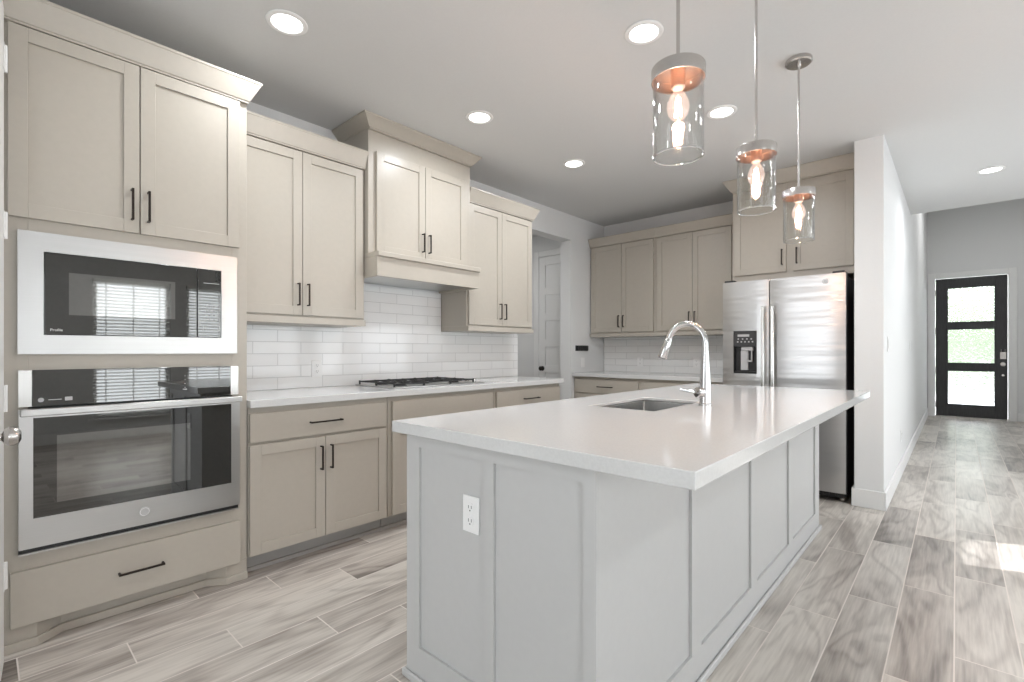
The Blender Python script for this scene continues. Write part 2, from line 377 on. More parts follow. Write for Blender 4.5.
# ------------------------------------------------------------------ cabinet builder
def shaker(bm, x0, x1, z0, z1, y=-.02, t=.02, fw=.055, rec=.008):
    box(bm, x0, x0+fw, y, y+t, z0, z1); box(bm, x1-fw, x1, y, y+t, z0, z1)
    box(bm, x0+fw, x1-fw, y, y+t, z1-fw, z1); box(bm, x0+fw, x1-fw, y, y+t, z0, z0+fw)
    box(bm, x0+fw, x1-fw, y+rec, y+t, z0+fw, z1-fw); return bm
def pull(parent, x, z, L, vertical=True, y=-.02):
    b = nb(); w = .0045; o = .032
    if vertical:
        box(b, x-w, x+w, y-o, y-o+.008, z-L/2, z+L/2)
        for s in (-1, 1): box(b, x-w, x+w, y-o+.008, y-.0005, z+s*(L/2-.004)-.004, z+s*(L/2-.004)+.004)
    else:
        box(b, x-L/2, x+L/2, y-o, y-o+.008, z-w, z+w)
        for s in (-1, 1): box(b, x+s*(L/2-.004)-.004, x+s*(L/2-.004)+.004, y-o+.008, y-.0005, z-w, z+w)
    return tag(obj('handle', b, M_bronze, parent, .0012), 'dark bronze bar handle')
def door(parent, x0, x1, z0, z1, hx, hz, L=.137):
    d = obj('door', shaker(nb(), x0, x1, z0, z1, -.0205), M_cab, parent, .0012)
    pull(d, hx, hz, L); return d
def drawer(parent, x0, x1, z0, z1, handle=True, L=.19, name='drawer'):
    b = nb(); box(b, x0, x1, -.0205, -.0005, z0, z1)
    d = obj(name, b, M_cab, parent, .0015)
    if handle: pull(d, (x0+x1)/2, (z0+z1)/2, L, False)
    return d
def crown(parent, w, depth, z0, z1, out, L=0, R=0, front=.021, name='crown_moulding', x0=0.0):
    b = nb(); h = z1-z0
    prof = [(0, 0), (0, .008), (.12, .010), (.93, h-.014), (1, h-.012), (1, h)]
    rings = []
    for f, z in prof:
        fo = front+(out-front)*f; so = out*f*.92+.001
        xl = -so if L else x0; xr = w+so if R else w
        rings.append([b.verts.new(p) for p in ((xl, depth, z0+z), (xl, -fo, z0+z), (xr, -fo, z0+z), (xr, depth, z0+z))])
    for a, c in zip(rings, rings[1:]):
        for k in range(4): b.faces.new((a[k], a[(k+1) % 4], c[(k+1) % 4], c[k]))
    b.faces.new(rings[0][::-1]); b.faces.new(rings[-1])
    return obj(name, b, M_cab, parent, .001)
def uppercab(label, loc, rotz, w, depth, z0, z1, doors, crownz, cr=(0, 0), rail=True, group=None, out=.06, name='upper_cabinet', dz=None, cat='cabinet', cx=0):
    t = thing(name, label, cat, (loc[0], loc[1], z0), rotz, group)
    b = nb(); box(b, 0, w, 0, depth, 0, z1-z0); obj('body', b, M_cab, t, .001)
    d0, d1 = dz or (.012, z1-z0-.008)
    n = len(doors)
    for i, (a, c) in enumerate(doors):
        hx = c-.028 if i % 2 == 0 else a+.028
        door(t, a, c, d0, d1, hx, d0+.125)
    if rail:
        b = nb(); box(b, 0, w, -.024, depth, -.04, -.0005); obj('light_rail', b, M_cab, t, .002)
    crown(t, w, depth, z1-z0+.0005, crownz-z0, out, *cr, x0=cx)
    return t
RL = PI/2
def basecab(label, loc, rotz, w, depth, drawers, doors, group, false=False):
    t = thing('base_cabinet', label, 'cabinet', (loc[0], loc[1], 0), rotz, group)
    b = nb(); box(b, 0, w, 0, depth, .10, .872); obj('body', b, M_cab, t, .001)
    b = nb(); box(b, 0, w, .075, .09, 0, .0995); box(b, 0, w, .06, .0745, 0, .02); obj('toe_kick', b, M_toe, t)
    for a, c in drawers: drawer(t, a, c, .692, .842, not false, name='false_front' if false else 'drawer')
    for i, (a, c) in enumerate(doors):
        door(t, a, c, .107, .677, c-.028 if i % 2 == 0 else a+.028, .56)
    return t

# ---- tall oven cabinet
T = thing('tall_oven_cabinet', 'tall greige cabinet at the far left holding the microwave and wall oven', 'cabinet', (-2.70, .06, 0), RL)
w, dp = .87, .605
b = nb()
box(b, 0, .02, .02, dp, .10, 2.435); box(b, w-.02, w, .02, dp, 0, 2.435); box(b, .02, w-.02, dp-.015, dp, .1, 2.435)
for z in (.10, .34, 1.105, 1.645, 2.415): box(b, .02, w-.02, .02, dp-.015, z, z+.02)
# face frame
box(b, 0, .07, 0, .02, .10, 2.435); box(b, w-.07, w, 0, .02, .10, 2.435)
for z0, z1 in ((.10, .40), (1.08, 1.175), (1.62, 1.72), (2.40, 2.435)): box(b, .07, w-.07, 0, .02, z0, z1)
obj('carcass', b, M_cab, T, .001)
door(T, .014, .4205, 1.689, 2.431, .393, 1.81); door(T, .4245, .831, 1.689, 2.431, .452, 1.81)
drawer(T, .021, .834, .095, .309, L=.165)
crown(T, w, dp, 2.4355, 2.545, .06, 0, 1)
# furniture base: feet, recessed toe board and shoe moulding following it
b = nb()
pl = [(0, -.001), (.095, -.001), (.17, .055), (w-.17, .055), (w-.095, -.001), (w, -.001), (w, .02), (w-.09, .02), (w-.165, .075), (.165, .075), (.09, .02), (0, .02)]
prism(b, pl, 0, .0995)
obj('furniture_base', b, M_cab, T, .001)
b = nb()
o_ = .013
ps = [(0, -.001-o_), (.099, -.001-o_), (.174, .055-o_), (w-.174, .055-o_), (w-.099, -.001-o_), (w, -.001-o_), (w, -.0015), (w-.095, -.0015), (w-.17, .0545), (.17, .0545), (.095, -.0015), (0, -.0015)]
prism(b, ps, 0, .035); obj('shoe_moulding', b, M_cab, T, .003)

# ---- microwave with trim kit (front at local y = -.02)
Mw = thing('microwave', 'built-in stainless steel microwave above the wall oven', 'microwave', (-2.70, .06, 1.155), RL)
b = nb(); fx0, fx1, fz1 = .04, .817, .483; gx0, gx1, gz0, gz1 = .113, .747, .076, .408
box(b, fx0, gx0, -.022, -.001, 0, fz1); box(b, gx1, fx1, -.022, -.001, 0, fz1); box(b, gx0, gx1, -.022, -.001, 0, gz0); box(b, gx0, gx1, -.022, -.001, gz1, fz1)
obj('trim_frame', b, M_steelh, Mw)
b = nb(); box(b, gx0+.01, gx1-.01, 0, .42, gz0-.02, gz1+.02); obj('body', b, M_gside, Mw)
b = nb(); box(b, gx0+.002, .641, -.026, -.002, gz0+.002, gz1-.002); dr = obj('door', b, M_blackglass, Mw, .002)
b = nb(); box(b, .187, .553, -.0267, -.0262, gz0+.083, gz1-.077); tag(obj('door_window', b, M_innerglass, dr), 'paler glass window in the microwave door')
b = nb(); box(b, .643, gx1-.002, -.026, -.002, gz0+.002, gz1-.002); cp = obj('control_panel', b, M_blackglass, Mw, .002)
b = nb()
for i in range(4):
    for j in range(3): box(b, .677+j*.02, .689+j*.02, -.0267, -.0262, gz0+.085+i*.022, gz0+.089+i*.022)
box(b, .667, .737, -.0267, -.0262, gz0+.034, gz0+.035); box(b, .667, .737, -.0267, -.0262, gz0+.058, gz0+.059)
box(b, .667, .668, -.0267, -.0262, gz0+.034, gz0+.059); box(b, .736, .737, -.0267, -.0262, gz0+.034, gz0+.059)
box(b, .668, .735, -.0267, -.0262, gz1-.07, gz1-.067)
obj('button_marks', b, M_grey, cp)
text('lettering', 'Profile', .0145, M_plate, dr, (gx0+.018, -.0262, gz0+.016), (PI/2, 0, 0))

# ---- wall oven
Ov = thing('built_in_oven', 'stainless steel single wall oven with dark glass below the microwave', 'oven', (-2.70, .06, .37), RL)
def ov(z): return z-.37
ox0, ox1 = .042, .823
b = nb(); box(b, .085, .785, 0, .55, ov(.41), ov(1.07)); obj('body', b, M_gside, Ov)
b = nb(); box(b, ox0, .08, -.024, -.001, ov(.948), ov(1.092)); obj('panel_end_cap', b, M_steel, Ov, .001)
b = nb(); box(b, .787, ox1, -.024, -.001, ov(.948), ov(1.092)); obj('panel_end_cap', b, M_steel, Ov, .001)
b = nb(); box(b, .0805, .7865, -.025, -.001, ov(.948), ov(1.092)); cp = obj('control_panel', b, M_blackglass, Ov, .001)
b = nb()
for i in range(4): box(b, .59, .594, -.0256, -.0251, ov(.995+i*.018), ov(.998+i*.018))
box(b, .583, .600, -.0256, -.0251, ov(.985), ov(.990)); box(b, .126, .165, -.0256, -.0251, ov(.971), ov(.974))
box(b, .175, .198, -.0256, -.0251, ov(.966), ov(.981))
obj('button_marks', b, M_grey, cp)
b = nb(); lathe(b, [(.0, -.0256), (.009, -.0256), (.009, -.0251), (0, -.0251)], (.105, 0, ov(.973)), 20, 'Y'); obj('round_emblem', b, M_grey, cp)
dz0, dz1 = ov(.398), ov(.940); wx0, wx1, wz0, wz1 = .082, .785, ov(.512), ov(.905)
b = nb(); y0, y1 = -.042, -.003
box(b, ox0, wx0, y0, y1, dz0, dz1); box(b, wx1, ox1, y0, y1, dz0, dz1); box(b, wx0, wx1, y0, y1, dz0, wz0); box(b, wx0, wx1, y0, y1, wz1, dz1)
od = obj('oven_door', b, M_steelh, Ov)
b = nb(); box(b, wx0+.0005, wx1-.0005, -.0405, -.006, wz0+.0005, wz1-.0005); gl = obj('door_glass', b, M_blackglass, od)
b = nb(); box(b, .15, .61, -.0412, -.0407, wz0+.05, wz1-.075); tag(obj('inner_window', b, M_innerglass, gl), 'paler inner window of the oven door')
b = nb(); box(b, ox0+.002, ox1-.002, -.086, -.066, ov(.915), ov(.944))
for x in (ox0+.012, ox1-.012): box(b, x-.01, x+.01, -.066, -.0425, ov(.918), ov(.941))
obj('handle', b, M_steelh, od, .004)
b = nb(); lathe(b, [(0, -.0445), (.019, -.0445), (.021, -.0425), (0, -.0425)], (.435, 0, ov(.455)), 28, 'Y'); em = obj('round_emblem', b, M_grey, od)
b = nb(); lathe(b, [(.0155, -.0448), (.0175, -.0448), (.0175, -.0445), (.0155, -.0445), (.0155, -.0448)], (.435, 0, ov(.455)), 28, 'Y'); obj('emblem_ring', b, M_plate, em)
b = nb(); box(b, ox0, ox1, -.018, -.001, ov(.371), ov(.394)); obj('bottom_vent', b, M_black, Ov)
b = nb(); box(b, ox0, ox1, -.028, -.0185, ov(.371), ov(.378)); obj('vent_lip', b, M_steelh, Ov)

# ---- left run base cabinets
g = 'base cabinets along the left wall'
basecab('greige base cabinet beside the wall oven with one wide drawer over two doors', (-2.70, .935), RL, .83, .605, [(.004, .815)], [(.004, .408), (.412, .815)], g)
basecab('greige base cabinet under the gas cooktop with a plain false drawer front', (-2.70, 1.77), RL, .965, .605, [(.028, .944)], [(.028, .484), (.488, .944)], g, True)
basecab('greige base cabinet at the far end of the left run by the opening', (-2.70, 2.74), RL, .86, .605, [(.019, .847)], [(.019, .431), (.435, .847)], g)
b = nb(); box(b, XL+.001, -2.655, .932, 3.62, .874, .914)
tag(obj('countertop', b, M_quartz, None, .003), 'white quartz countertop along the left wall holding the gas cooktop', 'countertop')

def tiles(name, label, quads, axis):
    b = nb(); uv = b.loops.layers.uv.new('UV')
    for q in quads: box(b, *q)
    bmesh.ops.recalc_face_normals(b, faces=b.faces)
    for f in b.faces:
        for l in f.loops:
            p = l.vert.co; l[uv].uv = ((p.y if axis == 'y' else p.x)+.06, p.z-.914)
    o = obj(name, b, M_tile, None, 0, False); return tag(o, label, 'backsplash')
tiles('backsplash', 'white subway tile backsplash behind the gas cooktop', [(XL+.0005, XL+.009, .932, 1.77, .9145, 1.334), (XL+.0005, XL+.009, 1.77, 2.70, .9145, 1.664), (XL+.0005, XL+.009, 2.70, 3.70, .9145, 1.334)], 'y')
tiles('backsplash', 'white subway tile backsplash on the back wall left of the fridge', [(XL+.01, -1.56, YB-.009, YB-.0005, .9145, 1.334)], 'x')

# ---- left run wall cabinets + hood
uppercab('greige two-door wall cabinet between the oven cabinet and range hood', (-2.98, .935), RL, .832, .325, 1.375, 2.395, [(.0, .401), (.405, .815)], 2.51, (0, 0), cx=.052)
uppercab('greige two-door wall cabinet right of the range hood, beside the opening', (-2.98, 2.705), RL, .835, .325, 1.375, 2.395, [(.015, .405), (.409, .817)], 2.51, (0, 1))
Hd = uppercab('taller greige cabinet-style range hood above the cooktop, crown reaching the ceiling', (-2.93, 1.77), RL, .93, .375, 1.83, 2.665, [(.055, .463), (.467, .87)], H-.001, (1, 1), False, name='range_hood', dz=(.006, .70), out=.072, cat='range hood')
b = nb()
box(b, 0, .93, -.11, .375, -.165, -.15)   # lower rim (becomes the canopy floor)
b.free(); b = nb()
box(b, 0, .93, -.11, -.09, -.165, -.035); box(b, 0, .02, -.09, .375, -.165, -.035); box(b, .91, .93, -.09, .375, -.165, -.035); box(b, .02, .91, -.09, .375, -.055, -.035)
obj('skirt', b, M_cab, Hd, .0015)
b = nb(); box(b, -.0, .93, -.128, .375, -.0345, -.0005); obj('ledge', b, M_cab, Hd, .004)
b = nb(); box(b, .022, .908, -.088, .37, -.15, -.135); obj('vent_liner', b, M_sink, Hd)

# ---- gas cooktop
Ck = thing('gas_cooktop', 'stainless gas cooktop with black iron grates set in the left counter', 'cooktop', (-2.765, 1.865, .9145), RL)
cw, cd = .85, .50
b = nb(); box(b, 0, cw, 0, cd, 0, .008); obj('steel_top', b, M_steelh, Ck, .003)
for (x, y, r) in ((.14, .13, .036), (.14, .36, .045), (.39, .25, .06), (.63, .13, .036), (.63, .36, .045)):
    b = nb(); lathe(b, [(0, .0085), (r*1.25, .0085), (r*1.2, .012), (r, .014), (r, .019), (r*.9, .021), (0, .021)], (x, y, 0), 24); obj('burner', b, M_iron, Ck)
for x0, x1, yb in ((.02, .265, .03), (.27, .51, .03), (.515, .745, .03)):
    b = nb(); y0, y1 = yb, cd-.03; zt = .034; t = .003
    for yy in (y0, y1): box(b, x0, x1, yy-t, yy+t, zt-.008, zt)
    for xx in (x0, x1): box(b, xx-t, xx+t, y0, y1, zt-.008, zt)
    xm, ym = (x0+x1)/2, (y0+y1)/2
    box(b, x0, x1, ym-t, ym+t, zt-.008, zt)
    for yy in ((y0+ym)/2, (y1+ym)/2):
        box(b, x0, xm-.03, yy-t, yy+t, zt-.007, zt+.002); box(b, xm+.03, x1, yy-t, yy+t, zt-.007, zt+.002)
    for s in (-1, 1):
        box(b, xm-t, xm+t, ym+s*.03 if s > 0 else y0, y1 if s > 0 else ym-.03, zt-.007, zt+.002)
    for xx in (x0, x1):
        for yy in (y0, y1, ym): box(b, xx-.005, xx+.005, yy-.005, yy+.005, .0085, zt+.003)
    obj('grate', b, M_iron, Ck, .001)
for i in range(5):
    b = nb(); lathe(b, [(0, .03), (.015, .03), (.017, .012), (.021, .0085), (0, .0085)], (.80, .08+i*.085, 0), 20); obj('knob', b, M_nickel, Ck)

# ---- back run
g = 'back wall cabinets'
uppercab('greige two-door wall cabinet in the back left corner', (-3.305, 5.05), 0, .85, .30, 1.375, 2.42, [(.015, .430), (.434, .827)], 2.52, (0, 0), group=g)
uppercab('greige two-door wall cabinet on the back wall beside the fridge', (-2.454, 5.05), 0, .89, .30, 1.375, 2.42, [(.022, .412), (.416, .806)], 2.52, (0, 0), group=g)
F = thing('fridge_top_cabinet', 'greige two-door cabinet above the refrigerator, crown touching the ceiling', 'cabinet', (-1.55, 4.77, 1.80))
b = nb(); box(b, 0, .976, 0, .585, 0, .84); obj('body', b, M_cab, F, .001)
door(F, .018, .452, .062, .81, .422, .19); door(F, .506, .94, .062, .81, .536, .19)
crown(F, .976, .585, .8405, H-1.80-.001, .075, 1, 0)
basecab('greige base cabinet in the back left corner with a wide top drawer', (-3.305, 4.70), 0, .85, .65, [(.03, .83)], [(.03, .428), (.432, .83)], 'base cabinets on the back wall')
basecab('greige base cabinet on the back wall next to the fridge, mostly behind the island', (-2.454, 4.70), 0, .89, .65, [(.02, .87)], [(.02, .443), (.447, .87)], 'base cabinets on the back wall')
b = nb(); box(b, XL+.001, -1.56, 4.655, YB-.001, .874, .914)
tag(obj('countertop', b, M_quartz, None, .003), 'white quartz countertop on the back wall left of the fridge', 'countertop')

# ---- refrigerator
Fr = thing('refrigerator', 'stainless steel side-by-side refrigerator with a dispenser in the left door', 'refrigerator', (-1.53, 4.44, 0))
b = nb(); box(b, .003, .907, .075, .86, .035, 1.75); obj('body', b, M_gside, Fr, .003)
def fdoor(x0, x1, hole=None):
    # slightly bowed door front; optional recess for the dispenser
    b = nb(); z0, z1 = .075, 1.767; n = 14
    def fy(x): return .010*((2*(x-x0)/(x1-x0)-1)**4)
    xs = sorted(set([x0+(x1-x0)*i/n for i in range(n+1)]+(list(hole[:2]) if hole else [])))
    zs = [z0, z1] if not hole else [z0, hole[2], hole[3], z1]
    V = {(i, j): b.verts.new((x, fy(x), z)) for i, x in enumerate(xs) for j, z in enumerate(zs)}
    B = {(i, j): b.verts.new((x, .07, z)) for i, x in enumerate(xs) for j, z in enumerate(zs) if j in (0, len(zs)-1)}
    for i in range(len(xs)-1):
        for j in range(len(zs)-1):
            xm = (xs[i]+xs[i+1])/2
            if hole and j == 1 and hole[0] < xm < hole[1]: continue
            f = b.faces.new((V[i, j], V[i+1, j], V[i+1, j+1], V[i, j+1])); f.smooth = True
        e = len(zs)-1
        b.faces.new((V[i, e], V[i+1, e], B[i+1, e], B[i, e])); b.faces.new((V[i, 0], B[i, 0], B[i+1, 0], V[i+1, 0]))
    m = len(xs)-1; e = len(zs)-1
    b.faces.new([V[0, j] for j in range(e+1)]+[B[0, e], B[0, 0]]); b.faces.new([V[m, j] for j in range(e, -1, -1)]+[B[m, 0], B[m, e]])
    b.faces.new([B[i, 0] for i in range(m+1)]+[B[i, e] for i in range(m, -1, -1)])
    if hole:
        h0, h1, a, c = hole; y = .055
        q = [b.verts.new(p) for p in ((h0, y, a), (h1, y, a), (h1, y, c), (h0, y, c))]
        ii = [i for i, x in enumerate(xs) if h0-1e-6 <= x <= h1+1e-6]
        b.faces.new([V[i, 1] for i in ii]+[q[1], q[0]]); b.faces.new([V[i, 2] for i in ii]+[q[2], q[3]])
        b.faces.new((V[ii[0], 1], V[ii[0], 2], q[3], q[0])); b.faces.new((V[ii[-1], 1], V[ii[-1], 2], q[2], q[1])); b.faces.new(q)
    return obj('door', b, M_fridge, Fr)
hl = (.092, .282, .972, 1.34)
dl = fdoor(0, .374, hl); dr = fdoor(.380, .91)
tag(dl, 'narrow freezer door with the dispenser'); tag(dr, 'wider refrigerator door')
# dispenser
x0, x1, z0, z1 = hl
b = nb(); box(b, x0+.001, x1-.001, .002, .054, z1-.135, z1-.001); dpn = obj('dispenser_panel', b, M_gside, dl, .002)
b = nb(); box(b, x0+.035, x1-.06, .0012, .0018, z1-.05, z1-.03); 
for i in range(5): box(b, x0+.03+i*.03, x0+.042+i*.03, .0012, .0018, z1-.10, z1-.088)
for i in range(4): box(b, x0+.035+i*.035, x0+.047+i*.035, .0012, .0018, z1-.075, z1-.064)
obj('buttons', b, M_grey, dpn)
b = nb(); box(b, x0+.001, x0+.006, .010, .054, z0+.001, z1-.136); box(b, x1-.006, x1-.001, .010, .054, z0+.001, z1-.136)
box(b, x0+.006, x1-.006, .046, .054, z0+.02, z1-.136); box(b, x0+.006, x1-.006, .004, .054, z0+.001, z0+.02); obj('dispenser_recess', b, M_black, dl)
b = nb(); box(b, x0+.055, x1-.075, .02, .045, z0+.03, z1-.17); box(b, x0+.10, x1-.04, .012, .03, z0+.10, z0+.115); box(b, x1-.05, x1-.04, .012, .03, z0+.10, z1-.17); box(b, x0+.10, x0+.11, .012, .03, z0+.10, z1-.17); box(b, x0+.06, x1-.035, .012, .045, z1-.17, z1-.137)
obj('dispenser_lever', b, M_grey, dl, .003)
for px, par in ((.340, dl), (.413, dr)):
    b = nb(); box(b, px-.013, px+.013, -.055, -.037, .52, 1.54)
    for z in (.56, 1.50): box(b, px-.009, px+.009, -.037, .0, z-.02, z+.02)
    obj('handle', b, M_steel, par, .005)
b = nb(); lathe(b, [(0, .0), (.017, .0), (.019, .003), (0, .003)], (.777, -.003, 1.71), 28, 'Y'); em = obj('round_emblem', b, M_grey, dr)
b = nb(); lathe(b, [(.0135, -.0004), (.0155, -.0004), (.0155, .0), (.0135, .0), (.0135, -.0004)], (.777, -.003, 1.71), 28, 'Y'); obj('emblem_ring', b, M_plate, em)
b = nb(); box(b, .02, .89, .05, .10, .03, .072)
for i in range(20): box(b, .05+i*.04, .075+i*.04, .046, .05, .038, .064)
obj('kick_grille', b, M_black, Fr)
for x in (.03, .88):
    b = nb(); cyl(b, (x-.012, .075, .02), (x+.012, .075, .02), .02, 18); obj('roller', b, M_nickel, Fr)
for x in (.03, .88):
    b = nb(); cyl(b, (x-.012, .8, .018), (x+.012, .8, .018), .018, 18); obj('roller', b, M_black, Fr)
for x in (.01, .82):
    b = nb(); box(b, x, x+.08, .02, .16, 1.7675, 1.785); obj('hinge_cover', b, M_gside, Fr, .004)

# ------------------------------------------------------------------ island
I = thing('kitchen_island', 'large light grey panelled kitchen island in the centre of the room', 'kitchen island', (-1.063, 2.37, 0))
ix0, ix1, iy0, iy1 = -1.463+1.063, -.665+1.063, 1.04-2.37, 3.715-2.37
def wx(x): return x+1.063
def wy(y): return y-2.37
r = .010; th = .012
b = nb()
box(b, ix0+r, ix1-r, iy0+r, iy0+r+th, 0, .8735); box(b, ix0+r, ix1-r, iy1-r-th, iy1-r, 0, .8735)
box(b, ix0+r, ix0+r+th, iy0+r+th, iy1-r-th, 0, .8735); box(b, ix1-r-th, ix1-r, iy0+r+th, iy1-r-th, 0, .8735)
obj('panel', b, M_isl, I)
pz0, pz1 = .125, .83
b = nb()   # near end frame
ops = [(wx(-1.391), wx(-1.067)), (wx(-1.026), wx(-.704))]
def frame(bm, a0, a1, ops, mk):
    cur = a0
    for o0, o1 in ops:
        mk(bm, cur, o0, 0, .8735); mk(bm, o0, o1, 0, pz0); mk(bm, o0, o1, pz1, .8735); cur = o1
    mk(bm, cur, a1, 0, .8735)
frame(b, ix0, ix1, ops, lambda bm, a, c, z0, z1: box(bm, a, c, iy0, iy0+r-.0003, z0, z1)); obj('end_frame', b, M_isl, I)
b = nb(); frame(b, ix0, ix1, ops, lambda bm, a, c, z0, z1: box(bm, a, c, iy1-r+.0003, iy1, z0, z1)); obj('end_frame', b, M_isl, I)
b = nb(); ops = [(wy(1.116), wy(1.637)), (wy(1.724), wy(2.287)), (wy(2.376), wy(2.94)), (wy(3.03), wy(3.60))]
frame(b, iy0+r, iy1-r, ops, lambda bm, a, c, z0, z1: box(bm, ix1-r+.0003, ix1, a, c, z0, z1)); obj('side_frame', b, M_isl, I)
b = nb(); frame(b, iy0+r, iy1-r, ops, lambda bm, a, c, z0, z1: box(bm, ix0, ix0+r-.0003, a, c, z0, z1)); obj('side_frame', b, M_isl, I)
b = nb(); q = .014
for (a0, a1, c0, c1) in ((ix0-q, ix1+q, iy0-q, iy0-.0003), (ix0-q, ix1+q, iy1+.0003, iy1+q), (ix1+.0003, ix1+q, iy0, iy1), (ix0-q, ix0-.0003, iy0, iy1)):
    box(b, a0, a1, c0, c1, 0, .028)
obj('shoe_moulding', b, M_isl, I, .006)

# island worktop with sink cut-out
sx0, sx1, sy0, sy1 = -1.262, -.937, 1.91, 2.455
b = nb(); ox = (-1.513, -.403, 1.01, 3.80)
def ring(b, z, x0, x1, y0, y1): return [b.verts.new(p) for p in ((x0, y0, z), (x1, y0, z), (x1, y1, z), (x0, y1, z))]
Ot, It, Ob, Ib = ring(b, .914, *ox), ring(b, .914, sx0, sx1, sy0, sy1), ring(b, .874, *ox), ring(b, .898, sx0, sx1, sy0, sy1)
Mb = ring(b, .874, sx0-.03, sx1+.03, sy0-.03, sy1+.03); Mt = ring(b, .898, sx0-.03, sx1+.03, sy0-.03, sy1+.03)
for k in range(4):
    j = (k+1) % 4
    b.faces.new((Ot[k], Ot[j], It[j], It[k])); b.faces.new((Ob[j], Ob[k], Mb[k], Mb[j])); b.faces.new((Mb[j], Mb[k], Mt[k], Mt[j])); b.faces.new((Mt[j], Mt[k], Ib[k], Ib[j])); b.faces.new((Ot[j], Ot[k], Ob[k], Ob[j])); b.faces.new((It[k], It[j], Ib[j], Ib[k]))
tag(obj('island_countertop', b, M_quartz, None, .003), 'large white quartz worktop on the kitchen island', 'countertop')
Sk = thing('sink', 'stainless steel undermount sink set in the island worktop', 'sink', ((sx0+sx1)/2, (sy0+sy1)/2, .65))
hx, hy = (sx1-sx0)/2+.004, (sy1-sy0)/2+.004
b = nb(); zt = .2472
a = ring(b, zt, -hx-.012, hx+.012, -hy-.012, hy+.012); c = ring(b, zt, -hx, hx, -hy, hy); d = ring(b, .02, -hx+.006, hx-.006, -hy+.006, hy-.006)
e = ring(b, .01, -.03, .03, -.03, .03)
for P, Q in ((a, c), (c, d), (d, e)):
    for k in range(4): b.faces.new((P[k], P[(k+1) % 4], Q[(k+1) % 4], Q[k]))
b.faces.new(e)
o = obj('bowl', b, M_sink, Sk, .006)
sol = o.modifiers.new('thick', 'SOLIDIFY'); sol.thickness = .0015
b = nb(); lathe(b, [(0, .014), (.02, .014), (.038, .017), (.043, .012), (0, .011)], (0, 0, 0), 28); obj('drain', b, M_chrome, Sk)

# faucet
Fa = thing('kitchen_faucet', 'brushed steel pull-down gooseneck faucet beside the island sink', 'faucet', (-.859, 2.269, .9145))
b = nb(); lathe(b, [(0, 0), (.029, 0), (.029, .008), (.0265, .012), (.0255, .10), (.0235, .14), (.0185, .20), (.0140, .26), (.0140, .29), (0, .29)], (0, 0, 0), 32); obj('body', b, M_chrome, Fa)
pts = []; R0 = .083; zc = .285
dirx = Vector((-.97, -.22, 0)).normalized()
pts.append(Vector((0, 0, .265)))
for k in range(0, 19):
    a = PI - k*(PI*.90)/18
    pts.append(dirx*(R0+R0*math.cos(a))+Vector((0, 0, zc+R0*math.sin(a)*1.17)))
b = nb(); tube(b, pts, .0135, 18); obj('gooseneck', b, M_chrome, Fa)
tdir = (pts[-1]-pts[-2]).normalized(); p0 = pts[-1]
b = nb(); tube(b, [p0, p0+tdir*.006, p0+tdir*.01, p0+tdir*.095, p0+tdir*.10], 0, 20, [.0135, .0145, .0165, .0215, .020]); sh = obj('spray_head', b, M_chrome, Fa)
b = nb(); cyl(b, p0+tdir*.1003, p0+tdir*.103, .017, 20); obj('nozzle', b, M_black, sh)
hd = Vector((-.45, -.9, 0)).normalized()
b = nb(); cyl(b, hd*.02+Vector((0, 0, .062)), hd*.048+Vector((0, 0, .062)), .024, 24); cyl(b, hd*.048+Vector((0, 0, .062)), hd*.054+Vector((0, 0, .062)), .024, 24, .012); vb = obj('valve', b, M_chrome, Fa)
l0 = hd*.040+Vector((-.015, 0, .062)); b = nb(); tube(b, [l0, l0+Vector((-.03, -.004, .004)), l0+Vector((-.068, -.010, .010))], .007, 14, [.0085, .007, .0055]); obj('lever', b, M_chrome, vb)

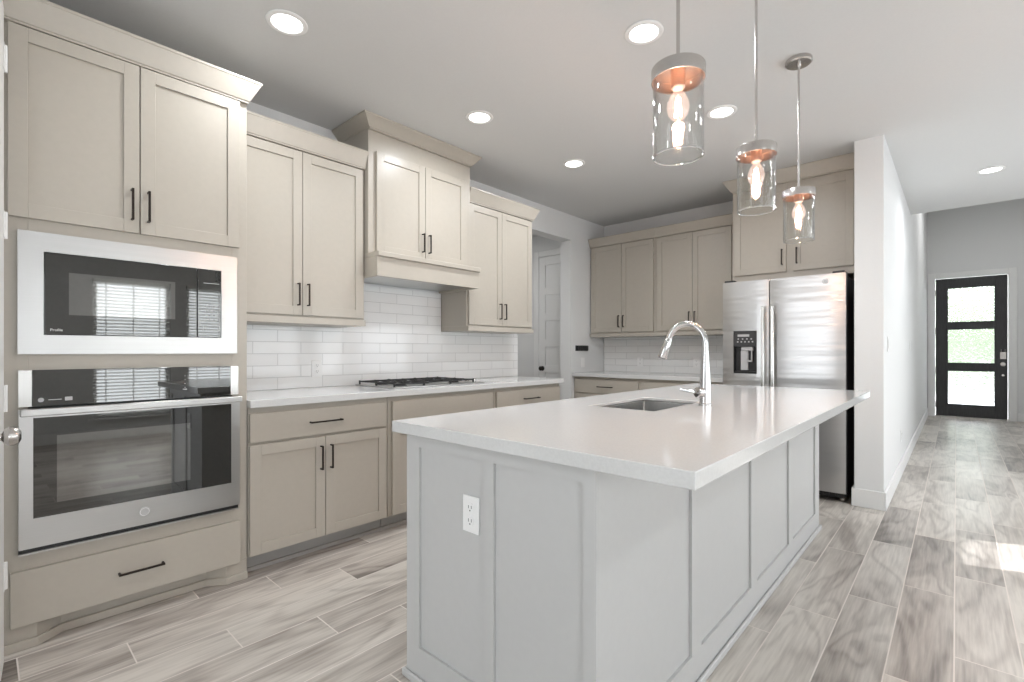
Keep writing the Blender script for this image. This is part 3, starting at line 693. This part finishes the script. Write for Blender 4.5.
# ------------------------------------------------------------------ pendants
def pendant(loc, label):
    t = thing('pendant_light', label, 'pendant light', loc, 0, 'pendant lights over the island')
    b = nb(); lathe(b, [(0, -.001), (.062, -.001), (.065, -.006), (.065, -.022), (.058, -.027), (.012, -.029), (.012, -.045), (0, -.045)], (0, 0, 0), 36); obj('canopy', b, M_nickel, t)
    b = nb()
    cyl(b, (0, 0, -.045), (0, 0, -.694), .0055, 14)
    obj('rod', b, M_nickel, t)
    zt = -.712
    b = nb()   # cap: shallow dish over the glass
    lathe(b, [(0, zt+.02), (.014, zt+.02), (.016, zt+.002), (.078, zt), (.0795, zt-.003), (.0795, zt-.040), (.0775, zt-.040), (.0775, zt-.005), (.02, zt-.004), (0, zt-.004)], (0, 0, 0), 48); obj('cap', b, M_nickel, t)
    b = nb(); lathe(b, [(.022, zt-.0055), (.0768, zt-.0055), (.0772, zt-.0388), (.0762, zt-.0388), (.0758, zt-.0065), (.022, zt-.0065), (.022, zt-.0055)], (0, 0, 0), 48); tag(obj('cap_glow', b, M_warmglow, t), 'cap inside with the warm bulb glow in its colour')  # added sheet whose colour carries the warm bulb glow
    b = nb(); lathe(b, [(.019, zt-.004), (.021, zt-.004), (.021, zt-.06), (.018, zt-.064), (.0, zt-.064)], (0, 0, 0), 28); obj('socket', b, M_warmglow, t)
    b = nb(); zb = -.981   # bottom of glass
    lathe(b, [(.0735, zt-.006), (.0745, zt-.006), (.0745, zb+.002), (.0735, zb), (.0705, zb), (.0705, zt-.006), (.0735, zt-.006)], (0, 0, 0), 56); obj('glass_shade', b, M_shade, t)
    b = nb(); lathe(b, [(.0740, zb-.0002), (.0755, zb-.001), (.0755, zb-.004), (.0725, zb-.0055), (.0700, zb-.004), (.0700, zb-.001), (.0740, zb-.0002)], (0, 0, 0), 56); obj('shade_rim', b, M_rim, t)
    zs = zt-.064
    b = nb(); pr = [(.0, zs-.0005), (.013, zs-.0005), (.014, zs-.010), (.024, zs-.024), (.032, zs-.045), (.0335, zs-.06), (.030, zs-.078), (.020, zs-.092), (.008, zs-.098), (0, zs-.0985)]
    lathe(b, pr, (0, 0, 0), 28); bu = obj('bulb', b, M_bulbg, t)
    b = nb(); 
    for k in range(6):
        a = k*PI/3; c, s = math.cos(a), math.sin(a)
        tube(b, [(.006*c, .006*s, zs-.03), (.011*c, .011*s, zs-.085)], .0016, 6)
        a2 = a+PI/3; tube(b, [(.011*c, .011*s, zs-.085), (.006*math.cos(a2), .006*math.sin(a2), zs-.03)], .0012, 6)
    obj('filament', b, M_fil, bu)
    l = bpy.data.lights.new('pendant_lamp', 'POINT'); l.energy = PEND_W; l.color = (1, .62, .46); l.shadow_soft_size = .02
    lo = bpy.data.objects.new('pendant_lamp', l); C.objects.link(lo); lo.parent = t; lo.location = (0, 0, zs-.06)
    return t
pendant((-.632, 1.45, H), 'clear glass cylinder pendant nearest the camera, largest of the three')
pendant((-.632, 2.24, H), 'middle one of the three clear glass cylinder pendants over the island')
pendant((-.632, 3.0, H), 'clear glass cylinder pendant in front of the fridge cabinet, smallest and with its canopy visible')

# ------------------------------------------------------------------ recessed ceiling lights
def can(x, y, label):
    t = thing('recessed_light', label, 'ceiling light', (x, y, H), 0, 'recessed ceiling lights')
    b = nb(); lathe(b, [(.068, -.0005), (.092, -.0005), (.094, -.004), (.090, -.008), (.072, -.010), (.068, -.006), (.068, -.0005)], (0, 0, 0), 40); obj('trim_ring', b, M_trim, t)
    b = nb(); lathe(b, [(0, -.0045), (.0675, -.0045), (.0675, -.0005), (0, -.0005)], (0, 0, 0), 36); obj('lens', b, M_lamp, t)
    l = bpy.data.lights.new('downlight', 'AREA'); l.shape = 'DISK'; l.size = .13; l.energy = CAN_W; l.color = (.94, .97, 1); l.spread = math.radians(165)
    lo = bpy.data.objects.new('downlight', l); C.objects.link(lo); lo.parent = t; lo.location = (0, 0, -.0115)
can(-2.38, 1.00, 'round recessed ceiling light above the oven cabinet, at the upper left')
can(-2.38, 2.28, 'round recessed ceiling light in front of the range hood')
can(-2.38, 3.38, 'round recessed ceiling light nearest the back left corner, smallest over the kitchen')
can(-1.145, 2.225, 'round recessed ceiling light left of the nearest pendant at the top edge')
can(-1.145, 3.31, 'round recessed ceiling light between the nearest and middle pendants')
can(.223, 5.95, 'round recessed ceiling light over the hallway towards the front door')

can(1.5, 1.0, 'added unseen fill light in the living area, level with the oven')  # this and the cans below are unseen, added to brighten island and floor
can(1.5, 3.3, 'added unseen fill light in the living area, level with the fridge')
can(1.5, 5.4, 'added unseen fill light in the living area, furthest back')
can(-.4, -1.2, 'added unseen fill light behind the near end of the island')
# ------------------------------------------------------------------ outlets and switches
def plate(name, label, loc, rotz, kind, w=.073, h=.115, cat='outlet', group=None):
    t = thing(name, label, cat, loc, rotz, group)
    b = nb(); box(b, -w/2, w/2, -.006, -.0005, -h/2, h/2); obj('cover_plate', b, M_plate, t, .002)
    if kind == 'outlet':
        for s in (-1, 1):
            b = nb(); lathe(b, [(0, -.0085), (.0165, -.0085), (.017, -.0062), (0, -.0062)], (0, 0, s*.021), 22, 'Y'); so = obj('socket', b, M_plate, t)
            b = nb(); box(b, -.0075, -.0055, -.0090, -.0086, s*.021-.002, s*.021+.008); box(b, .0055, .0075, -.0090, -.0086, s*.021-.002, s*.021+.008)
            cyl(b, (0, -.0086, s*.021-.008), (0, -.0090, s*.021-.008), .0025, 10); obj('slots', b, M_black, so)
        b = nb(); cyl(b, (0, -.0062, 0), (0, -.0075, 0), .003, 10); obj('screw', b, M_plate, t)
    else:
        b = nb(); box(b, -.016, .016, -.010, -.0062, -.033, .033); obj('rocker', b, M_plate, t, .0015)
    return t
plate('power_outlet', 'white power outlet on the near end panel of the island', (-1.130, 1.0496, .652), 0, 'outlet')
plate('power_outlet', 'white power outlet on the tile backsplash left of the cooktop', (XL+.0095, 1.59, 1.045), RL, 'outlet')
plate('power_outlet', 'white power outlet on the back wall tile, the one left of the faucet', (-2.80, YB-.0095, 1.04), 0, 'outlet')
plate('power_outlet', 'white power outlet on the back wall tile, seen beside the faucet neck', (-2.12, YB-.0095, 1.04), 0, 'outlet')
plate('light_switch', 'white wall switch in the corner above the back counter, below the black switches', (XL+.0005, 4.88, 1.03), RL, 'switch', cat='switch')
plate('light_switch', 'white wall switch on the hallway wall close to the kitchen corner', (-.39+.0005, 4.70, 1.22), RL, 'switch', cat='switch')
plate('light_switch', 'white wall switch further along the hallway wall near the foyer', (-.39+.0005, 7.0, 1.22), RL, 'switch', cat='switch')
plate('power_outlet', 'white power outlet low on the hallway wall above the baseboard', (-.39+.0005, 5.9, .36), RL, 'outlet')
# uncovered black switches in a row
t = thing('switch_gang', 'row of uncovered black switches on the side wall by the corner', 'switch', (XL+.0005, 4.86, 1.20), RL)
b = nb(); box(b, -.13, .13, -.006, -.0005, -.032, .032); obj('mounting_strap', b, M_black, t, .001)
for i in range(3):
    b = nb(); box(b, -.115+i*.082, -.05+i*.082, -.022, -.0065, -.028, .028); sw = obj('switch_module', b, M_black, t, .003)
    b = nb(); cyl(b, (-.0475+i*.082, -.0065, 0), (-.0475+i*.082, -.0075, 0), .0035, 8); obj('screw', b, M_plate, sw)

# ------------------------------------------------------------------ doors
# front door
b = nb(); dx0, dx1, dy0, dy1 = -.272, .632, 11.555, 11.60; gx0, gx1 = -.122, .488
panes = [(.225, .83), (.948, 1.555), (1.664, 2.278)]
box(b, dx0, gx0, dy0, dy1, .02, 2.445); box(b, gx1, dx1, dy0, dy1, .02, 2.445)
cur = .02
for z0, z1 in panes: box(b, gx0, gx1, dy0, dy1, cur, z0); cur = z1
box(b, gx0, gx1, dy0, dy1, cur, 2.445)
D = struct('door_1', b, M_doorblk, .003)
for z0, z1 in panes:
    b = nb(); box(b, gx0+.001, gx1-.001, dy0+.018, dy0+.026, z0+.001, z1-.001); obj('glass_pane', b, M_rain, D)
b = nb()
for z0, z1 in panes:
    m_ = .014
    box(b, gx0, gx0+m_, dy0-.006, dy0+.01, z0, z1); box(b, gx1-m_, gx1, dy0-.006, dy0+.01, z0, z1); box(b, gx0+m_, gx1-m_, dy0-.006, dy0+.01, z0, z0+m_); box(b, gx0+m_, gx1-m_, dy0-.006, dy0+.01, z1-m_, z1)
obj('glazing_bead', b, M_doorblk, D)
b = nb(); box(b, .54, .615, dy0-.03, dy0-.0005, 1.03, 1.15); box(b, .55, .558, dy0-.028, dy0-.0005, 1.15, 1.20); box(b, .597, .605, dy0-.028, dy0-.0005, 1.15, 1.20); obj('keypad_lock', b, M_nickel, D, .004)
b = nb(); lathe(b, [(0, -.06), (.02, -.06), (.031, -.05), (.031, -.036), (.012, -.028), (.012, -.01), (.034, -.008), (.034, -.0005), (0, -.0005)], (.577, dy0, .945), 24, 'Y'); obj('knob', b, M_nickel, D)
b = nb(); lathe(b, [(0, -.012), (.018, -.012), (.02, -.0005), (0, -.0005)], (.577, dy0, .76), 20, 'Y'); obj('lock_cylinder', b, M_nickel, D)
b = nb()
for z in (.22, .82, 1.52, 2.2): cyl(b, (-.275, dy0-.008, z-.05), (-.275, dy0-.008, z+.05), .007, 10)
obj('hinges', b, M_nickel, D)
b = nb(); box(b, -.28, .64, 11.56, 11.69, .0, .018); struct('trim_threshold', b, M_nickel)
b = nb(); box(b, -.374, -.28, 11.53, 11.5495, 0, 2.55); box(b, .64, .742, 11.53, 11.5495, 0, 2.55); box(b, -.28, .64, 11.53, 11.5495, 2.455, 2.55)
struct('trim_1', b, M_trim, .004)
# laundry door (five-panel) beyond the left opening
LX0, LX1, LY = -4.235, -3.47, 5.2
b = nb(); box(b, LX0-.085, LX0, LY-.02, LY-.0005, 0, 2.53); box(b, LX0, LX1, LY-.02, LY-.0005, 2.45, 2.53); struct('trim_2', b, M_trim, .004)
b = nb(); y0 = LY-.014
box(b, LX0+.004, LX0+.11, y0, LY-.0005, .01, 2.44); box(b, LX1-.11, LX1, y0, LY-.0005, .01, 2.44); zs = [.01, .22]
n = 6; hgt = (2.33-.22)/n; 
box(b, LX0+.11, LX1-.11, y0, LY-.0005, .01, .22); box(b, LX0+.11, LX1-.11, y0+.010, LY-.0005, .22, 2.33); box(b, LX0+.11, LX1-.11, y0, LY-.0005, 2.33, 2.44)
for i in range(1, n): z = .22+i*hgt; box(b, LX0+.11, LX1-.11, y0, y0+.010, z-.05, z+.05)
D3 = struct('door_3', b, M_trim, .002)
b = nb(); lathe(b, [(0, -.06), (.02, -.06), (.03, -.05), (.03, -.036), (.011, -.028), (.011, -.01), (.032, -.008), (.032, -.0005), (0, -.0005)], (LX0+.065, y0, .93), 24, 'Y'); obj('knob', b, M_bronze, D3)
# pantry door, standing open next to the tall cabinet (hinge end by the cabinet)
PD = bpy.data.objects.new('door_2', None); C.objects.link(PD); PD['kind'] = 'structure'
PD.location = (-2.61, .062, 0); PD.rotation_euler = (0, 0, math.atan2(-.045, .61))
b = nb(); box(b, .0, .61, -.035, 0, .012, 2.44)
lf = obj('leaf', b, M_trim, PD, .002)
b = nb(); lathe(b, [(0, .064), (.012, .0635), (.023, .058), (.0285, .047), (.0285, .038), (.022, .028), (.0105, .022), (.0095, .008), (.030, .007), (.031, .0005), (0, .0005)], (.545, 0, .915), 28, 'Y')
obj('knob', b, M_nickel, lf)
for z in (2.255, 1.635, .99, .33):
    b = nb(); cyl(b, (-.006, .003, z-.05), (-.006, .003, z+.05), .0065, 12); box(b, .0, .03, .0003, .0025, z-.048, z+.048)
    obj('hinge', b, M_plate, lf)
b = nb(); box(b, -2.6195, -2.60, -.66, -.57, 0, 2.55); box(b, -2.6195, -2.60, -.57, .035, 2.46, 2.55); struct('trim_3', b, M_trim, .003)

# ------------------------------------------------------------------ outside the front door
b = nb(); box(b, -15, 16, 11.7, 60, -.3, -.12); struct('ground', b, M_lawn)
b = nb(); box(b, -1.5, 2.5, 11.7, 13.6, -.12, -.02); struct('porch_slab', b, M_conc)
b = nb(); box(b, -4, 7, 13.61, 19, -.12, -.09); struct('driveway', b, M_conc)
b = nb()
bmesh.ops.create_icosphere(b, subdivisions=5, radius=1)
rnd = random.Random(2)
from mathutils import noise
for v in b.verts:
    p = v.co.copy(); v.co = Vector((p.x*7, p.y*1.1, p.z*1.9+1.75))*(1+.0)+p*noise.noise(p*6)*.5
hg = obj('hedge', b, M_green); hg.location = (0, 21, -.1); tag(hg, 'green hedge outside, seen through the front door glass', 'hedge')
